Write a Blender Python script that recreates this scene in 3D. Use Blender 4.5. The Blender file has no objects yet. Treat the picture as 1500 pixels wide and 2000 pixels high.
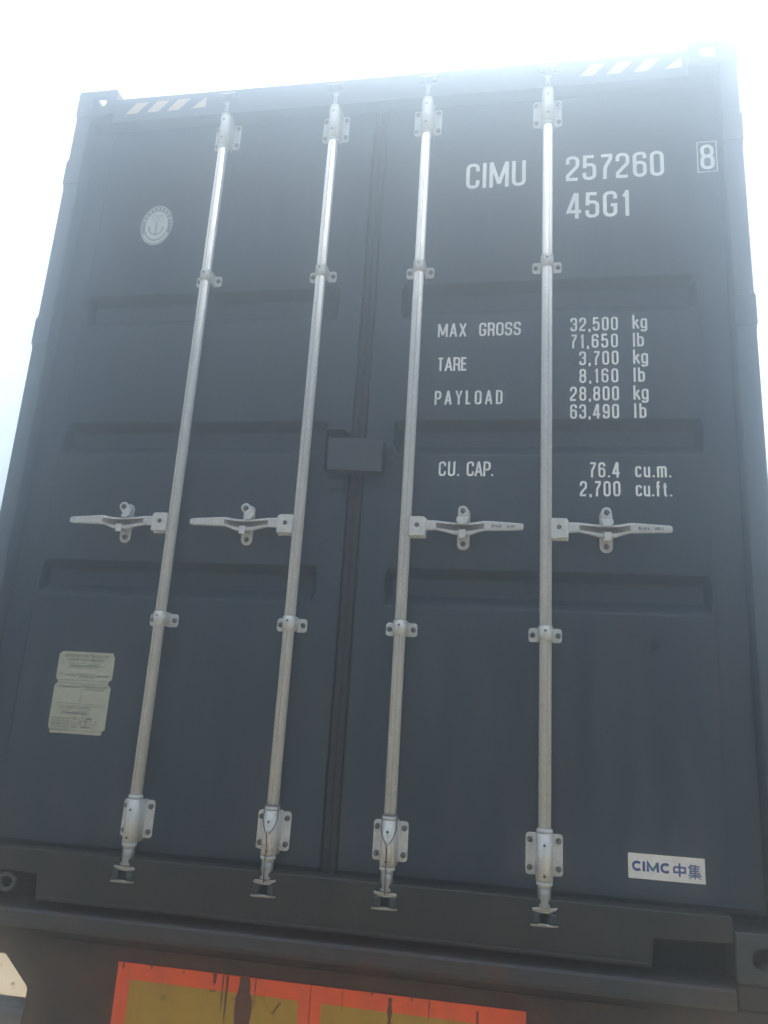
import bpy, bmesh, math, random
from mathutils import Vector, Matrix
R = math.radians
rnd = random.Random(7)
S = bpy.context.scene
C = bpy.context.collection

# ------------------------------------------------------------------ camera
HB = 1.10                                   # height of the container's underside above the ground
cam_loc = Vector((0.5171, -2.2543, 0.5749 + HB))
yaw, pit, rol = -0.1817, 0.2631, 0.0611
F = Vector((math.sin(yaw)*math.cos(pit), math.cos(yaw)*math.cos(pit), math.sin(pit)))
Rt = Vector((math.cos(yaw), -math.sin(yaw), 0)); U = Rt.cross(F)
r_ = Rt*math.cos(rol) + U*math.sin(rol); u_ = -Rt*math.sin(rol) + U*math.cos(rol)
cam = bpy.data.objects.new('camera', bpy.data.cameras.new('camera')); C.objects.link(cam)
M3 = Matrix((r_, u_, -F)).transposed()
cam.matrix_world = Matrix.Translation(cam_loc) @ M3.to_4x4()
cam.data.sensor_fit = 'AUTO'; cam.data.sensor_width = 36.0; cam.data.lens = 1507.3*36/2000
cam.data.clip_start = 0.05; cam.data.clip_end = 3000
S.camera = cam

# ------------------------------------------------------------------ sky, sun, exposure
SUN_EL, SUN_AZ = 75.0, 14.0# azimuth: degrees from +Y towards +X
W = bpy.data.worlds.new('World'); S.world = W; W.use_nodes = True
wn = W.node_tree; bg = wn.nodes['Background']
sky = wn.nodes.new('ShaderNodeTexSky'); sky.sky_type = 'NISHITA'; sky.sun_disc = False
sky.sun_elevation = R(SUN_EL); sky.sun_rotation = R(SUN_AZ); sky.air_density = 1.0; sky.dust_density = 4.0; sky.ozone_density = 1.0
# thin bright cloud veil over the whole sky
bw = wn.nodes.new('ShaderNodeRGBToBW'); wn.links.new(sky.outputs[0], bw.inputs[0])
wh = wn.nodes.new('ShaderNodeMix'); wh.data_type = 'RGBA'; wh.blend_type = 'MULTIPLY'; wh.inputs[0].default_value = 1
wn.links.new(bw.outputs[0], wh.inputs[6]); wh.inputs[7].default_value = (1.62, 1.66, 1.70, 1)
wtc = wn.nodes.new('ShaderNodeTexCoord'); wno = wn.nodes.new('ShaderNodeTexNoise'); wno.inputs['Scale'].default_value = 3.0; wno.inputs['Detail'].default_value = 7; wno.inputs['Roughness'].default_value = 0.6
wn.links.new(wtc.outputs['Generated'], wno.inputs['Vector'])
wr = wn.nodes.new('ShaderNodeMapRange'); wn.links.new(wno.outputs['Fac'], wr.inputs[0]); wr.inputs[1].default_value = 0.35; wr.inputs[2].default_value = 0.6; wr.inputs[3].default_value = 0.35; wr.inputs[4].default_value = 0.95
wm = wn.nodes.new('ShaderNodeMix'); wm.data_type = 'RGBA'
wn.links.new(wr.outputs[0], wm.inputs[0]); wn.links.new(sky.outputs[0], wm.inputs[6]); wn.links.new(wh.outputs[2], wm.inputs[7])
wn.links.new(wm.outputs[2], bg.inputs[0]); bg.inputs[1].default_value = 0.15
sl = bpy.data.lights.new('sun', 'SUN'); sl.energy = 4.3; sl.angle = R(0.5); sl.color = (1.0, 0.96, 0.91)
so = bpy.data.objects.new('sun', sl); C.objects.link(so)
sd = Vector((math.sin(R(SUN_AZ))*math.cos(R(SUN_EL)), math.cos(R(SUN_AZ))*math.cos(R(SUN_EL)), math.sin(R(SUN_EL))))
so.location = sd*60; so.rotation_euler = sd.to_track_quat('Z', 'Y').to_euler()
S.view_settings.view_transform = 'Standard'; S.view_settings.look = 'None'
S.view_settings.exposure = 1.22; S.view_settings.gamma = 1.0; S.view_settings.use_curve_mapping = False
S.render.engine = 'CYCLES'
S.cycles.use_denoising = True; S.cycles.max_bounces = 6; S.cycles.volume_bounces = 1

HAZE_DENSITY, HAZE_G = 0.20, 0.94

# ------------------------------------------------------------------ materials
def new_mat(name):
    m = bpy.data.materials.new(name); m.use_nodes = True
    return m, m.node_tree, m.node_tree.nodes['Principled BSDF']
def N(nt, t, **kw):
    n = nt.nodes.new(t)
    for k, v in kw.items(): setattr(n, k, v)
    return n
def noise(nt, scale, detail=4, rough=0.55, vec=None, stretch=None):
    n = N(nt, 'ShaderNodeTexNoise'); n.inputs['Scale'].default_value = scale
    n.inputs['Detail'].default_value = detail; n.inputs['Roughness'].default_value = rough
    tc = N(nt, 'ShaderNodeTexCoord')
    if stretch:
        mp = N(nt, 'ShaderNodeMapping'); mp.inputs['Scale'].default_value = stretch
        nt.links.new(tc.outputs['Object'], mp.inputs[0]); nt.links.new(mp.outputs[0], n.inputs['Vector'])
    else: nt.links.new(tc.outputs['Object'], n.inputs['Vector'])
    return n.outputs['Fac']
def ramp(nt, fac, stops):
    r = N(nt, 'ShaderNodeValToRGB'); el = r.color_ramp.elements
    while len(el) < len(stops): el.new(0.5)
    for e, (p, c) in zip(el, stops):
        e.position = p; e.color = (c, c, c, 1) if not isinstance(c, tuple) else (*c, 1)
    nt.links.new(fac, r.inputs[0]); return r.outputs[0]
def mix(nt, fac, a, b):
    m = N(nt, 'ShaderNodeMix', data_type='RGBA')
    for sock, v in ((m.inputs[0], fac), (m.inputs[6], a), (m.inputs[7], b)):
        if isinstance(v, (int, float)): sock.default_value = v
        elif isinstance(v, tuple): sock.default_value = (*v, 1)
        else: nt.links.new(v, sock)
    return m.outputs[2]
def mul(nt, a, b):
    m = N(nt, 'ShaderNodeMath', operation='MULTIPLY')
    for sock, v in ((m.inputs[0], a), (m.inputs[1], b)):
        if isinstance(v, (int, float)): sock.default_value = v
        else: nt.links.new(v, sock)
    return m.outputs[0]
def bump(nt, bsdf, h, strength, dist):
    b = N(nt, 'ShaderNodeBump'); b.inputs['Strength'].default_value = strength; b.inputs['Distance'].default_value = dist
    nt.links.new(h, b.inputs['Height']); nt.links.new(b.outputs[0], bsdf.inputs['Normal'])

def paint_mat(name, col, dust=(0.17, 0.14, 0.11), dust_amt=0.25, rough=0.5, rust=0.0):
    m, nt, b = new_mat(name)
    big = ramp(nt, noise(nt, 2.2, 5, 0.6), [(0.3, 0.0), (0.75, 1.0)])
    streak = ramp(nt, noise(nt, 6, 6, 0.65, stretch=(3.0, 3.0, 0.35)), [(0.42, 0.0), (0.72, 1.0)])
    fine = noise(nt, 140, 3, 0.7)
    c1 = mix(nt, big, tuple(0.86*x for x in col), tuple(1.12*x for x in col))
    c2 = mix(nt, mul(nt, streak, dust_amt), c1, dust)
    speck = ramp(nt, noise(nt, 60, 5, 0.75), [(0.66, 0.0), (0.74, 1.0)])
    c3 = mix(nt, mul(nt, speck, dust_amt*0.9), c2, tuple(1.6*x for x in dust))
    # fine scuffs: thin pale scratches running mostly sideways, a few upright
    sc1 = ramp(nt, noise(nt, 5, 9, 0.8, stretch=(0.5, 1, 9.0)), [(0.668, 0.0), (0.70, 1.0)])
    sc2 = ramp(nt, noise(nt, 6, 9, 0.8, stretch=(11.0, 1, 0.6)), [(0.675, 0.0), (0.71, 1.0)])
    c3 = mix(nt, mul(nt, sc1, 0.28), c3, tuple(2.4*x for x in col)); c3 = mix(nt, mul(nt, sc2, 0.28), c3, tuple(2.2*x for x in col))
    if rust > 0:
        rm = ramp(nt, noise(nt, 9, 8, 0.7), [(0.60-0.18*rust, 0.0), (0.72-0.12*rust, 1.0)])
        rc = mix(nt, noise(nt, 45, 5, 0.7), (0.045, 0.022, 0.016), (0.13, 0.06, 0.035))
        c3 = mix(nt, mul(nt, rm, 0.85), c3, rc)
    nt.links.new(c3, b.inputs['Base Color'])
    rr = N(nt, 'ShaderNodeMapRange'); nt.links.new(streak, rr.inputs[0])
    rr.inputs[3].default_value = rough-0.08; rr.inputs[4].default_value = rough+0.22
    nt.links.new(rr.outputs[0], b.inputs['Roughness'])
    b.inputs['Specular IOR Level'].default_value = 0.35
    a = N(nt, 'ShaderNodeMath', operation='ADD')
    nt.links.new(mul(nt, noise(nt, 3.0, 2, 0.5), 1.0), a.inputs[0]); nt.links.new(mul(nt, fine, 0.03), a.inputs[1])
    bump(nt, b, a.outputs[0], 0.6, 0.009)
    return m
def plain(name, col, rough=0.6, metal=0.0, var=0.15, scale=30, bmp=0.0):
    m, nt, b = new_mat(name)
    n = ramp(nt, noise(nt, scale, 5, 0.65), [(0.3, 0.0), (0.7, 1.0)])
    nt.links.new(mix(nt, n, tuple(x*(1-var) for x in col), tuple(min(1, x*(1+var)) for x in col)), b.inputs['Base Color'])
    b.inputs['Roughness'].default_value = rough; b.inputs['Metallic'].default_value = metal
    if bmp: bump(nt, b, n, bmp, 0.002)
    return m
def galv_mat(name, base, metal=0.55, stain=0.35, rough=0.34):
    m, nt, b = new_mat(name)
    v = N(nt, 'ShaderNodeTexVoronoi'); v.inputs['Scale'].default_value = 150
    tc = N(nt, 'ShaderNodeTexCoord'); nt.links.new(tc.outputs['Object'], v.inputs['Vector'])
    sp = N(nt, 'ShaderNodeSeparateColor'); nt.links.new(v.outputs['Color'], sp.inputs[0])
    c1 = mix(nt, sp.outputs[0], tuple(x*0.88 for x in base), tuple(min(1, x*1.08) for x in base))
    st = ramp(nt, noise(nt, 34, 7, 0.7, stretch=(1.6, 1.6, 0.28)), [(0.50, 0.0), (0.68, 1.0)])
    c2 = mix(nt, mul(nt, st, stain), c1, (0.20, 0.185, 0.155))
    pit_ = ramp(nt, noise(nt, 95, 4, 0.7), [(0.69, 0.0), (0.74, 1.0)])
    c3 = mix(nt, mul(nt, pit_, 0.8), c2, (0.10, 0.085, 0.07))
    nt.links.new(c3, b.inputs['Base Color']); b.inputs['Metallic'].default_value = metal
    rr = N(nt, 'ShaderNodeMapRange'); nt.links.new(st, rr.inputs[0]); rr.inputs[3].default_value = rough; rr.inputs[4].default_value = min(1, rough+0.22); b.inputs['Specular IOR Level'].default_value = 0.15 if rough > 0.5 else 0.4
    nt.links.new(rr.outputs[0], b.inputs['Roughness'])
    bump(nt, b, noise(nt, 60, 3, 0.5), 0.12, 0.0006)
    return m
GREY = (0.019, 0.036, 0.050)
M_door = paint_mat('dark_grey_door_paint', GREY, dust_amt=0.20)
M_frame = paint_mat('dark_grey_frame_paint', (0.026, 0.040, 0.048), dust_amt=0.12)
M_sill = paint_mat('dusty_sill_paint', (0.017, 0.021, 0.021), dust=(0.09, 0.075, 0.060), dust_amt=0.35, rough=0.62)
M_beam = paint_mat('rusty_chassis_paint', (0.020, 0.018, 0.018), dust=(0.12, 0.085, 0.065), dust_amt=0.4, rough=0.7, rust=0.7)
M_flange = paint_mat('worn_bolster_paint', (0.028, 0.036, 0.042), dust=(0.12, 0.10, 0.085), dust_amt=0.4, rough=0.6, rust=0.3)
M_bar = paint_mat('bumper_bar_paint', (0.10, 0.105, 0.11), dust=(0.14, 0.12, 0.1), dust_amt=0.4, rough=0.5)
M_box = paint_mat('lock_box_paint', (0.034, 0.050, 0.058), dust_amt=0.12)
M_galv = galv_mat('galvanised_steel', (0.54, 0.565, 0.56), 0.03, 0.22, 0.60)
M_grime_shade = plain('brown_grime_painted_shade', (0.22, 0.20, 0.17), 0.8, 0.0, 0.3, 60)  # handle slot: brown grime, with the slot's shade painted into the colour
M_cam = galv_mat('stained_cam_steel', (0.36, 0.36, 0.34), 0.6, 0.8, 0.35)
M_plate = galv_mat('dull_galvanised_plate', (0.60, 0.61, 0.58), 0.15, 0.25)
M_bolt = plain('dull_bolt_steel', (0.11, 0.11, 0.105), 0.55, 0.5, 0.25, 80)
M_seam = plain('weld_seam_steel', (0.30, 0.29, 0.27), 0.6)
M_hole = plain('dark_hole', (0.02, 0.02, 0.02), 0.8)
M_rub = plain('black_rubber_gasket', (0.016, 0.018, 0.021), 0.75, 0, 0.2, 40, 0.2)
M_let = plain('white_vinyl_lettering', (0.80, 0.83, 0.80), 0.55, 0, 0.12, 9)
M_yel = plain('cream_hazard_film', (0.52, 0.40, 0.24), 0.5, 0, 0.1, 40)
M_foil = plain('aluminium_data_plate', (0.40, 0.41, 0.32), 0.5, 0.15, 0.1, 60)
M_ink = plain('grey_plate_print', (0.13, 0.14, 0.11), 0.6)
M_foil2 = plain('emblem_foil', (0.56, 0.60, 0.56), 0.5, 0.1, 0.06, 60)
M_emb = plain('emblem_print_grey', (0.20, 0.22, 0.22), 0.6)
M_stk = plain('white_sticker_film', (0.72, 0.70, 0.64), 0.5, 0, 0.08, 70)
M_blue = plain('dark_blue_logo_print', (0.03, 0.06, 0.24), 0.5)
M_teal = plain('teal_logo_print', (0.03, 0.22, 0.20), 0.5)
M_black = plain('black_smudge', (0.004, 0.004, 0.004), 0.9)
def film(name, col, dirt):
    m, nt, b = new_mat(name)
    v = N(nt, 'ShaderNodeTexVoronoi'); v.inputs['Scale'].default_value = 260; v.feature = 'DISTANCE_TO_EDGE'
    tc = N(nt, 'ShaderNodeTexCoord'); nt.links.new(tc.outputs['Object'], v.inputs['Vector'])
    hc = ramp(nt, v.outputs['Distance'], [(0.02, 0.0), (0.09, 1.0)])
    c = mix(nt, hc, tuple(x*0.82 for x in col), col)
    g = ramp(nt, noise(nt, 9, 8, 0.72, stretch=(2.0, 1, 0.5)), [(0.42, 0.0), (0.75, 1.0)])
    c = mix(nt, mul(nt, g, 0.55), c, dirt)
    sp = ramp(nt, noise(nt, 120, 4, 0.7), [(0.66, 0.0), (0.72, 1.0)])
    c = mix(nt, mul(nt, sp, 0.5), c, (0.05, 0.03, 0.025))
    nt.links.new(c, b.inputs['Base Color']); b.inputs['Roughness'].default_value = 0.42
    return m
M_red = film('orange_red_reflective_film', (0.84, 0.085, 0.018), (0.40, 0.06, 0.03))
M_amb = film('yellow_reflective_film', (0.40, 0.245, 0.018), (0.20, 0.115, 0.02))
M_rust = plain('brown_rust_streak', (0.085, 0.038, 0.030), 0.85, 0, 0.35, 60)
M_tyre = plain('tyre_rubber', (0.02, 0.02, 0.02), 0.8)
M_rim = plain('dusty_wheel_rim', (0.25, 0.23, 0.2), 0.6, 0.4)

# ------------------------------------------------------------------ mesh helpers
def box(bm, x0, x1, y0, y1, z0, z1, bev=0.0, seg=1):
    b2 = bmesh.new()
    bmesh.ops.create_cube(b2, size=1)
    for v in b2.verts: v.co = Vector(((x0+x1)/2+v.co.x*(x1-x0), (y0+y1)/2+v.co.y*(y1-y0), (z0+z1)/2+v.co.z*(z1-z0)))
    if bev: bmesh.ops.bevel(b2, geom=b2.edges[:], offset=bev, segments=seg, affect='EDGES', profile=0.5)
    join(bm, b2)
def join(bm, b2, mat=None):
    mp = {}
    for v in b2.verts: mp[v] = bm.verts.new(mat @ v.co if mat else v.co)
    for f in b2.faces:
        try:
            nf = bm.faces.new([mp[v] for v in f.verts]); nf.smooth = f.smooth
        except ValueError: pass
    b2.free()
def prism(bm, pts, y0, y1, bev=0.0, axis='Y'):
    """polygon in XZ extruded along Y (or for axis X: polygon in YZ extruded along X)"""
    b2 = bmesh.new()
    def P(a, b, d): return (a, d, b) if axis == 'Y' else (d, a, b)
    A = [b2.verts.new(P(a, b, y0)) for a, b in pts]; B = [b2.verts.new(P(a, b, y1)) for a, b in pts]
    b2.faces.new(A); b2.faces.new(B[::-1])
    n = len(pts)
    for i in range(n): b2.faces.new([A[i], B[i], B[(i+1) % n], A[(i+1) % n]])
    bmesh.ops.recalc_face_normals(b2, faces=b2.faces[:])
    if bev: bmesh.ops.bevel(b2, geom=b2.edges[:], offset=bev, segments=1, affect='EDGES')
    join(bm, b2)
def lathe(bm, prof, cx, cy, n=24, a0=0, a1=360, cap=True):
    """profile of (r, z) turned about a vertical axis"""
    full = abs(a1-a0) >= 360
    cols = n if full else n+1
    ring = [[bm.verts.new((cx+r*math.cos(R(a0+(a1-a0)*k/n)), cy+r*math.sin(R(a0+(a1-a0)*k/n)), z)) for k in range(cols)] for r, z in prof]
    for i in range(len(prof)-1):
        for k in range(n):
            k2 = (k+1) % cols
            f = bm.faces.new([ring[i][k], ring[i][k2], ring[i+1][k2], ring[i+1][k]]); f.smooth = True
    if cap and full:
        bm.faces.new(ring[0][::-1]); bm.faces.new(ring[-1])
def knob(bm, x, y, z, r, h, n=12):
    """bolt head standing out towards -Y"""
    prof = [(r, 0), (r, -h*0.55), (r*0.8, -h*0.9), (r*0.35, -h)]
    rg = [[bm.verts.new((x+q*math.cos(2*math.pi*k/n), y+d, z+q*math.sin(2*math.pi*k/n))) for k in range(n)] for q, d in prof]
    for i in range(3):
        for k in range(n):
            f = bm.faces.new([rg[i][k], rg[i][(k+1) % n], rg[i+1][(k+1) % n], rg[i+1][k]]); f.smooth = i > 0
    bm.faces.new(rg[3])
def tube(bm, pts, r, n=8):
    pts = [Vector(p) for p in pts]; rings = []
    for i, p in enumerate(pts):
        d = (pts[min(i+1, len(pts)-1)]-pts[max(i-1, 0)]).normalized()
        a = d.orthogonal().normalized() if i == 0 else (prev - d*prev.dot(d)).normalized()
        prev = a; b = d.cross(a)
        rings.append([bm.verts.new(p+(a*math.cos(2*math.pi*k/n)+b*math.sin(2*math.pi*k/n))*r) for k in range(n)])
    for i in range(len(pts)-1):
        for k in range(n):
            f = bm.faces.new([rings[i][k], rings[i][(k+1) % n], rings[i+1][(k+1) % n], rings[i+1][k]]); f.smooth = True
    bm.faces.new(rings[0][::-1]); bm.faces.new(rings[-1])
def mesh_of(bm, mat, recalc=True):
    if recalc: bmesh.ops.recalc_face_normals(bm, faces=bm.faces[:])
    me = bpy.data.meshes.new('m'); bm.to_mesh(me); bm.free(); me.materials.append(mat); return me
def link(name, me, parent=None, loc=(0, 0, 0), label=None):
    o = bpy.data.objects.new(name, me); C.objects.link(o); o.location = loc
    if parent: o.parent = parent
    if label: o['label'] = label
    return o
def obj(name, bm, mat, parent=None, loc=(0, 0, 0), label=None, recalc=True):
    return link(name, mesh_of(bm, mat, recalc), parent, loc, label)
def flat(bm, pts, y):
    """flat polygon in the XZ plane facing -Y"""
    a = sum(pts[i][0]*pts[(i+1) % len(pts)][1]-pts[(i+1) % len(pts)][0]*pts[i][1] for i in range(len(pts)))
    if a < 0: pts = pts[::-1]
    return bm.faces.new([bm.verts.new((x, y, z)) for x, z in pts])

# ------------------------------------------------------------------ ground
bm = bmesh.new()
G = 300
def gz(x, y): return 0.0
xs = sorted(set([-G, -120, -50, -25] + [i*0.5 for i in range(-24, 25)] + [25, 50, 120, G]))
vs = [[bm.verts.new((x, y, (0.018*math.sin(x*1.7+0.4*y)*math.cos(y*1.3) if max(abs(x), abs(y)) < 12 else 0)-0.02)) for y in xs] for x in xs]
for i in range(len(xs)-1):
    for j in range(len(xs)-1):
        f = bm.faces.new([vs[i][j], vs[i+1][j], vs[i+1][j+1], vs[i][j+1]]); f.smooth = True
m, nt, b = new_mat('pale_sandy_ground')
n1 = ramp(nt, noise(nt, 1.3, 8, 0.65), [(0.3, 0.0), (0.7, 1.0)])
n2 = ramp(nt, noise(nt, 9, 9, 0.75), [(0.45, 0.0), (0.62, 1.0)])
n3 = ramp(nt, noise(nt, 22, 8, 0.75, stretch=(1, 2.2, 1)), [(0.60, 0.0), (0.68, 1.0)])
c = mix(nt, n1, (0.40, 0.295, 0.185), (0.50, 0.375, 0.245)); c = mix(nt, mul(nt, n2, 0.35), c, (0.47, 0.38, 0.27)); c = mix(nt, mul(nt, n3, 0.6), c, (0.16, 0.115, 0.08))
nt.links.new(c, b.inputs['Base Color']); b.inputs['Roughness'].default_value = 0.95; b.inputs['Specular IOR Level'].default_value = 0.1
bump(nt, b, noise(nt, 12, 10, 0.75), 0.8, 0.03)
g = obj('ground', bm, m); g['kind'] = 'structure'

bm = bmesh.new()                                  # loose pebbles
for i in range(1500):
    x, y = rnd.uniform(-9, 6), rnd.uniform(-6, 11); s = rnd.uniform(0.006, 0.022)
    b2 = bmesh.new(); bmesh.ops.create_icosphere(b2, subdivisions=1, radius=1)
    join(bm, b2, Matrix.Translation((x, y, -0.012)) @ Matrix.Rotation(rnd.uniform(0, 6), 4, 'Z') @ Matrix.Diagonal((s*rnd.uniform(.7, 1.3), s, s*0.6, 1)))
g = obj('pebbles', bm, plain('pebble_stone', (0.30, 0.24, 0.17), 0.9, 0, 0.3, 20)); g['kind'] = 'stuff'
g['label'] = 'loose pebbles scattered over the pale sandy ground'; g['category'] = 'pebbles'

# ------------------------------------------------------------------ the container
def thing(name, label, cat, loc):
    o = bpy.data.objects.new(name, None); C.objects.link(o); o.location = loc; o.empty_display_size = 0.2
    o['label'] = label; o['category'] = cat; return o
box_ = thing('shipping_container', 'dark grey high cube shipping container with four galvanised door bars, resting on a trailer', 'shipping container', (0, 0, HB))
LEN = 12.19
HW = 1.219

# side walls, corrugated
def side(sx):
    bm = bmesh.new(); y = 0.17; pts = []
    while y < LEN-0.25:
        for dy, d in ((0, 0), (0.07, 0), (0.14, 1), (0.21, 1)): pts.append((y+dy, d))
        y += 0.278
    pts = [(y, sx*(HW-0.008-0.036*d)) for y, d in pts]
    lo = [bm.verts.new((x, y, 0.16)) for y, x in pts]; hi = [bm.verts.new((x, y, 2.80)) for y, x in pts]
    for i in range(len(pts)-1): bm.faces.new([lo[i], lo[i+1], hi[i+1], hi[i]])
    r = bmesh.ops.extrude_face_region(bm, geom=bm.faces[:])
    for v in r['geom']:
        if isinstance(v, bmesh.types.BMVert): v.co.x -= sx*0.003
    return bm
for sx in (-1, 1): obj('side_panel', side(sx), M_frame, box_)
for sx in (-1, 1):
    a, b = sorted((sx*(HW-0.06), sx*(HW-0.006)))
    bm = bmesh.new(); box(bm, a, b, 0.165, LEN-0.18, 2.79, 2.868, 0.003); obj('top_side_rail', bm, M_frame, box_)
    bm = bmesh.new(); box(bm, a, b, 0.165, LEN-0.18, 0.012, 0.17, 0.003); obj('bottom_side_rail', bm, M_frame, box_)
bm = bmesh.new(); pts = []; y = 0.12
while y < LEN-0.15: pts += [(y, 2.862), (y+.09, 2.862), (y+.11, 2.882), (y+.19, 2.882)]; y += 0.21
lo = [bm.verts.new((-1.16, y, z)) for y, z in pts]; hi = [bm.verts.new((1.16, y, z)) for y, z in pts]
for i in range(len(pts)-1): bm.faces.new([lo[i], lo[i+1], hi[i+1], hi[i]])
for v in bm.verts: v.co.z -= 0.016
obj('roof_panel', bm, M_frame, box_)
bm = bmesh.new(); box(bm, -1.16, 1.16, 0.2, LEN-0.1, 0.13, 0.16); obj('floor_panel', bm, M_rub, box_)
for k in range(14):
    bm = bmesh.new(); box(bm, -1.155, 1.155, 0.45+k*0.85, 0.50+k*0.85, 0.02, 0.125); obj('cross_member', bm, M_frame, box_)
bm = bmesh.new(); box(bm, -1.12, 1.12, LEN-0.06, LEN-0.03, 0.12, 2.79); obj('front_panel', bm, M_frame, box_)

# rear corner posts: J section with a face flush with the castings
for sx in (-1, 1):
    bm = bmesh.new()
    prism(bm, [(sx*HW*0.9967, 0.1185), (sx*1.155, 0.1185), (sx*1.155, 2.7775), (sx*HW*0.9967, 2.7775)], 0.004, 0.12, 0.004)
    obj('corner_post', bm, M_frame, box_)
    bm = bmesh.new(); box(bm, min(sx*1.12, sx*1.215), max(sx*1.12, sx*1.215), LEN-0.13, LEN-0.004, 0.1185, 2.7775, 0.004)
    obj('corner_post', bm, M_frame, box_)

# corner castings with slots in the end, side and top or bottom face
def stadium(cx, cz, hw, hh, n=8):
    p = []; r = min(hw, hh); dx, dz = hw-r, hh-r
    for q, (sx, sz) in enumerate(((1, 1), (-1, 1), (-1, -1), (1, -1))):
        for k in range(n+1):
            a = math.pi/2*(q+k/n); p.append((cx+sx*dx+r*math.cos(a), cz+sz*dz+r*math.sin(a)))
    out = [p[0]]
    for q in p[1:]:
        if (q[0]-out[-1][0])**2+(q[1]-out[-1][1])**2 > 1e-10: out.append(q)
    if (out[0][0]-out[-1][0])**2+(out[0][1]-out[-1][1])**2 < 1e-10: out.pop()
    return out
def casting(sx, top, rear):
    """local box: x 0..0.162 inward, y 0..0.178 into the container, z 0..0.118 from its outer horizontal face"""
    me = bpy.data.meshes.new('c'); bm = bmesh.new(); box(bm, 0, 0.162, 0, 0.178, 0, 0.118, 0.007, 3); bm.to_mesh(me); bm.free()
    o = bpy.data.objects.new('c', me); C.objects.link(o); cut = []
    def cutter(fn):
        b = bmesh.new(); fn(b); bmesh.ops.recalc_face_normals(b, faces=b.faces[:]); mm = bpy.data.meshes.new('k'); b.to_mesh(mm); b.free()
        k = bpy.data.objects.new('k', mm); C.objects.link(k); cut.append(k)
        md = o.modifiers.new('b', 'BOOLEAN'); md.object = k; md.operation = 'DIFFERENCE'; md.solver = 'EXACT'
    cutter(lambda b: box(b, 0.018, 0.150, 0.018, 0.165, 0.018, 0.106))
    cutter(lambda b: prism(b, stadium(0.089, 0.0595, 0.036, 0.0255), -0.02, 0.05))
    def sidecut(b):
        prism(b, stadium(0.0975, 0.0595, 0.038, 0.026), -0.02, 0.05, axis='X')
    cutter(sidecut)
    def topcut(b):
        b2 = bmesh.new(); prism(b2, stadium(0.089, 0.089, 0.032, 0.062), -0.02, 0.05)
        join(b, b2, Matrix(((1, 0, 0, 0), (0, 0, 1, 0), (0, 1, 0, 0), (0, 0, 0, 1))))
    cutter(topcut)
    dg = bpy.context.evaluated_depsgraph_get(); ev = o.evaluated_get(dg)
    b = bmesh.new(); b.from_mesh(ev.to_mesh()); ev.to_mesh_clear()
    for q in cut+[o]: bpy.data.objects.remove(q)
    for v in b.verts:
        x, y, z = v.co
        v.co = (sx*(HW-x), y if rear else LEN-y, (2.896-z) if top else z)
    bmesh.ops.recalc_face_normals(b, faces=b.faces[:])
    return b
M_cast = paint_mat('casting_paint', (0.028, 0.038, 0.044), dust_amt=0.25, rust=0.12)
for sx in (-1, 1):
    for top in (True, False):
        for rear in (True, False): obj('corner_casting', casting(sx, top, rear), M_cast, box_)

# door header
bm = bmesh.new()
prism(bm, [(0.004, 2.738), (0.14, 2.738), (0.14, 2.853), (0.012, 2.853), (0.004, 2.845)], -1.0565, 1.0565, 0, axis='X')
header = obj('door_header', bm, M_frame, box_)
prev_ = -1
for x0 in (-1.005, -0.920, -0.835, -0.750, 0.697, 0.787, 0.877, 0.967):
    last = x0 in (-0.750, 0.967)
    pts = [(x0, 2.772), (x0+0.047, 2.772), (x0+0.092, 2.820), (x0+0.040, 2.820)] if not last else [(x0+0.012, 2.774), (x0+0.070, 2.776), (x0+0.070, 2.820)]
    bm = bmesh.new(); flat(bm, pts, 0.0028); obj('hazard_stripe', bm, M_yel, header, recalc=False)

# door sill with a relief notch beside each bottom casting
bm = bmesh.new()
prism(bm, [(-1.0565, 0.085), (-0.865, 0.080), (-0.858, 0.012), (0.858, 0.012), (0.865, 0.080), (1.0565, 0.085), (1.0565, 0.148), (-1.0565, 0.148)], 0.006, 0.10, 0.004)
sill = obj('door_sill', bm, M_sill, box_)
bm = bmesh.new(); box(bm, -1.0565, 1.0565, 0.115, 0.16, -0.006, 0.1295); obj('sill_web', bm, M_sill, sill)
bm = bmesh.new(); tube(bm, [(-0.975+0.026*math.cos(R(a)), 0.035, 0.046+0.022*math.sin(R(a))) for a in range(0, 361, 24)], 0.007, 10); obj('lashing_ring', bm, M_bar, sill)
bm = bmesh.new(); box(bm, -0.85, 0.85, -0.001, 0.006, 0.018, 0.026, 0.002); obj('drip_lip', bm, M_sill, sill)

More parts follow.
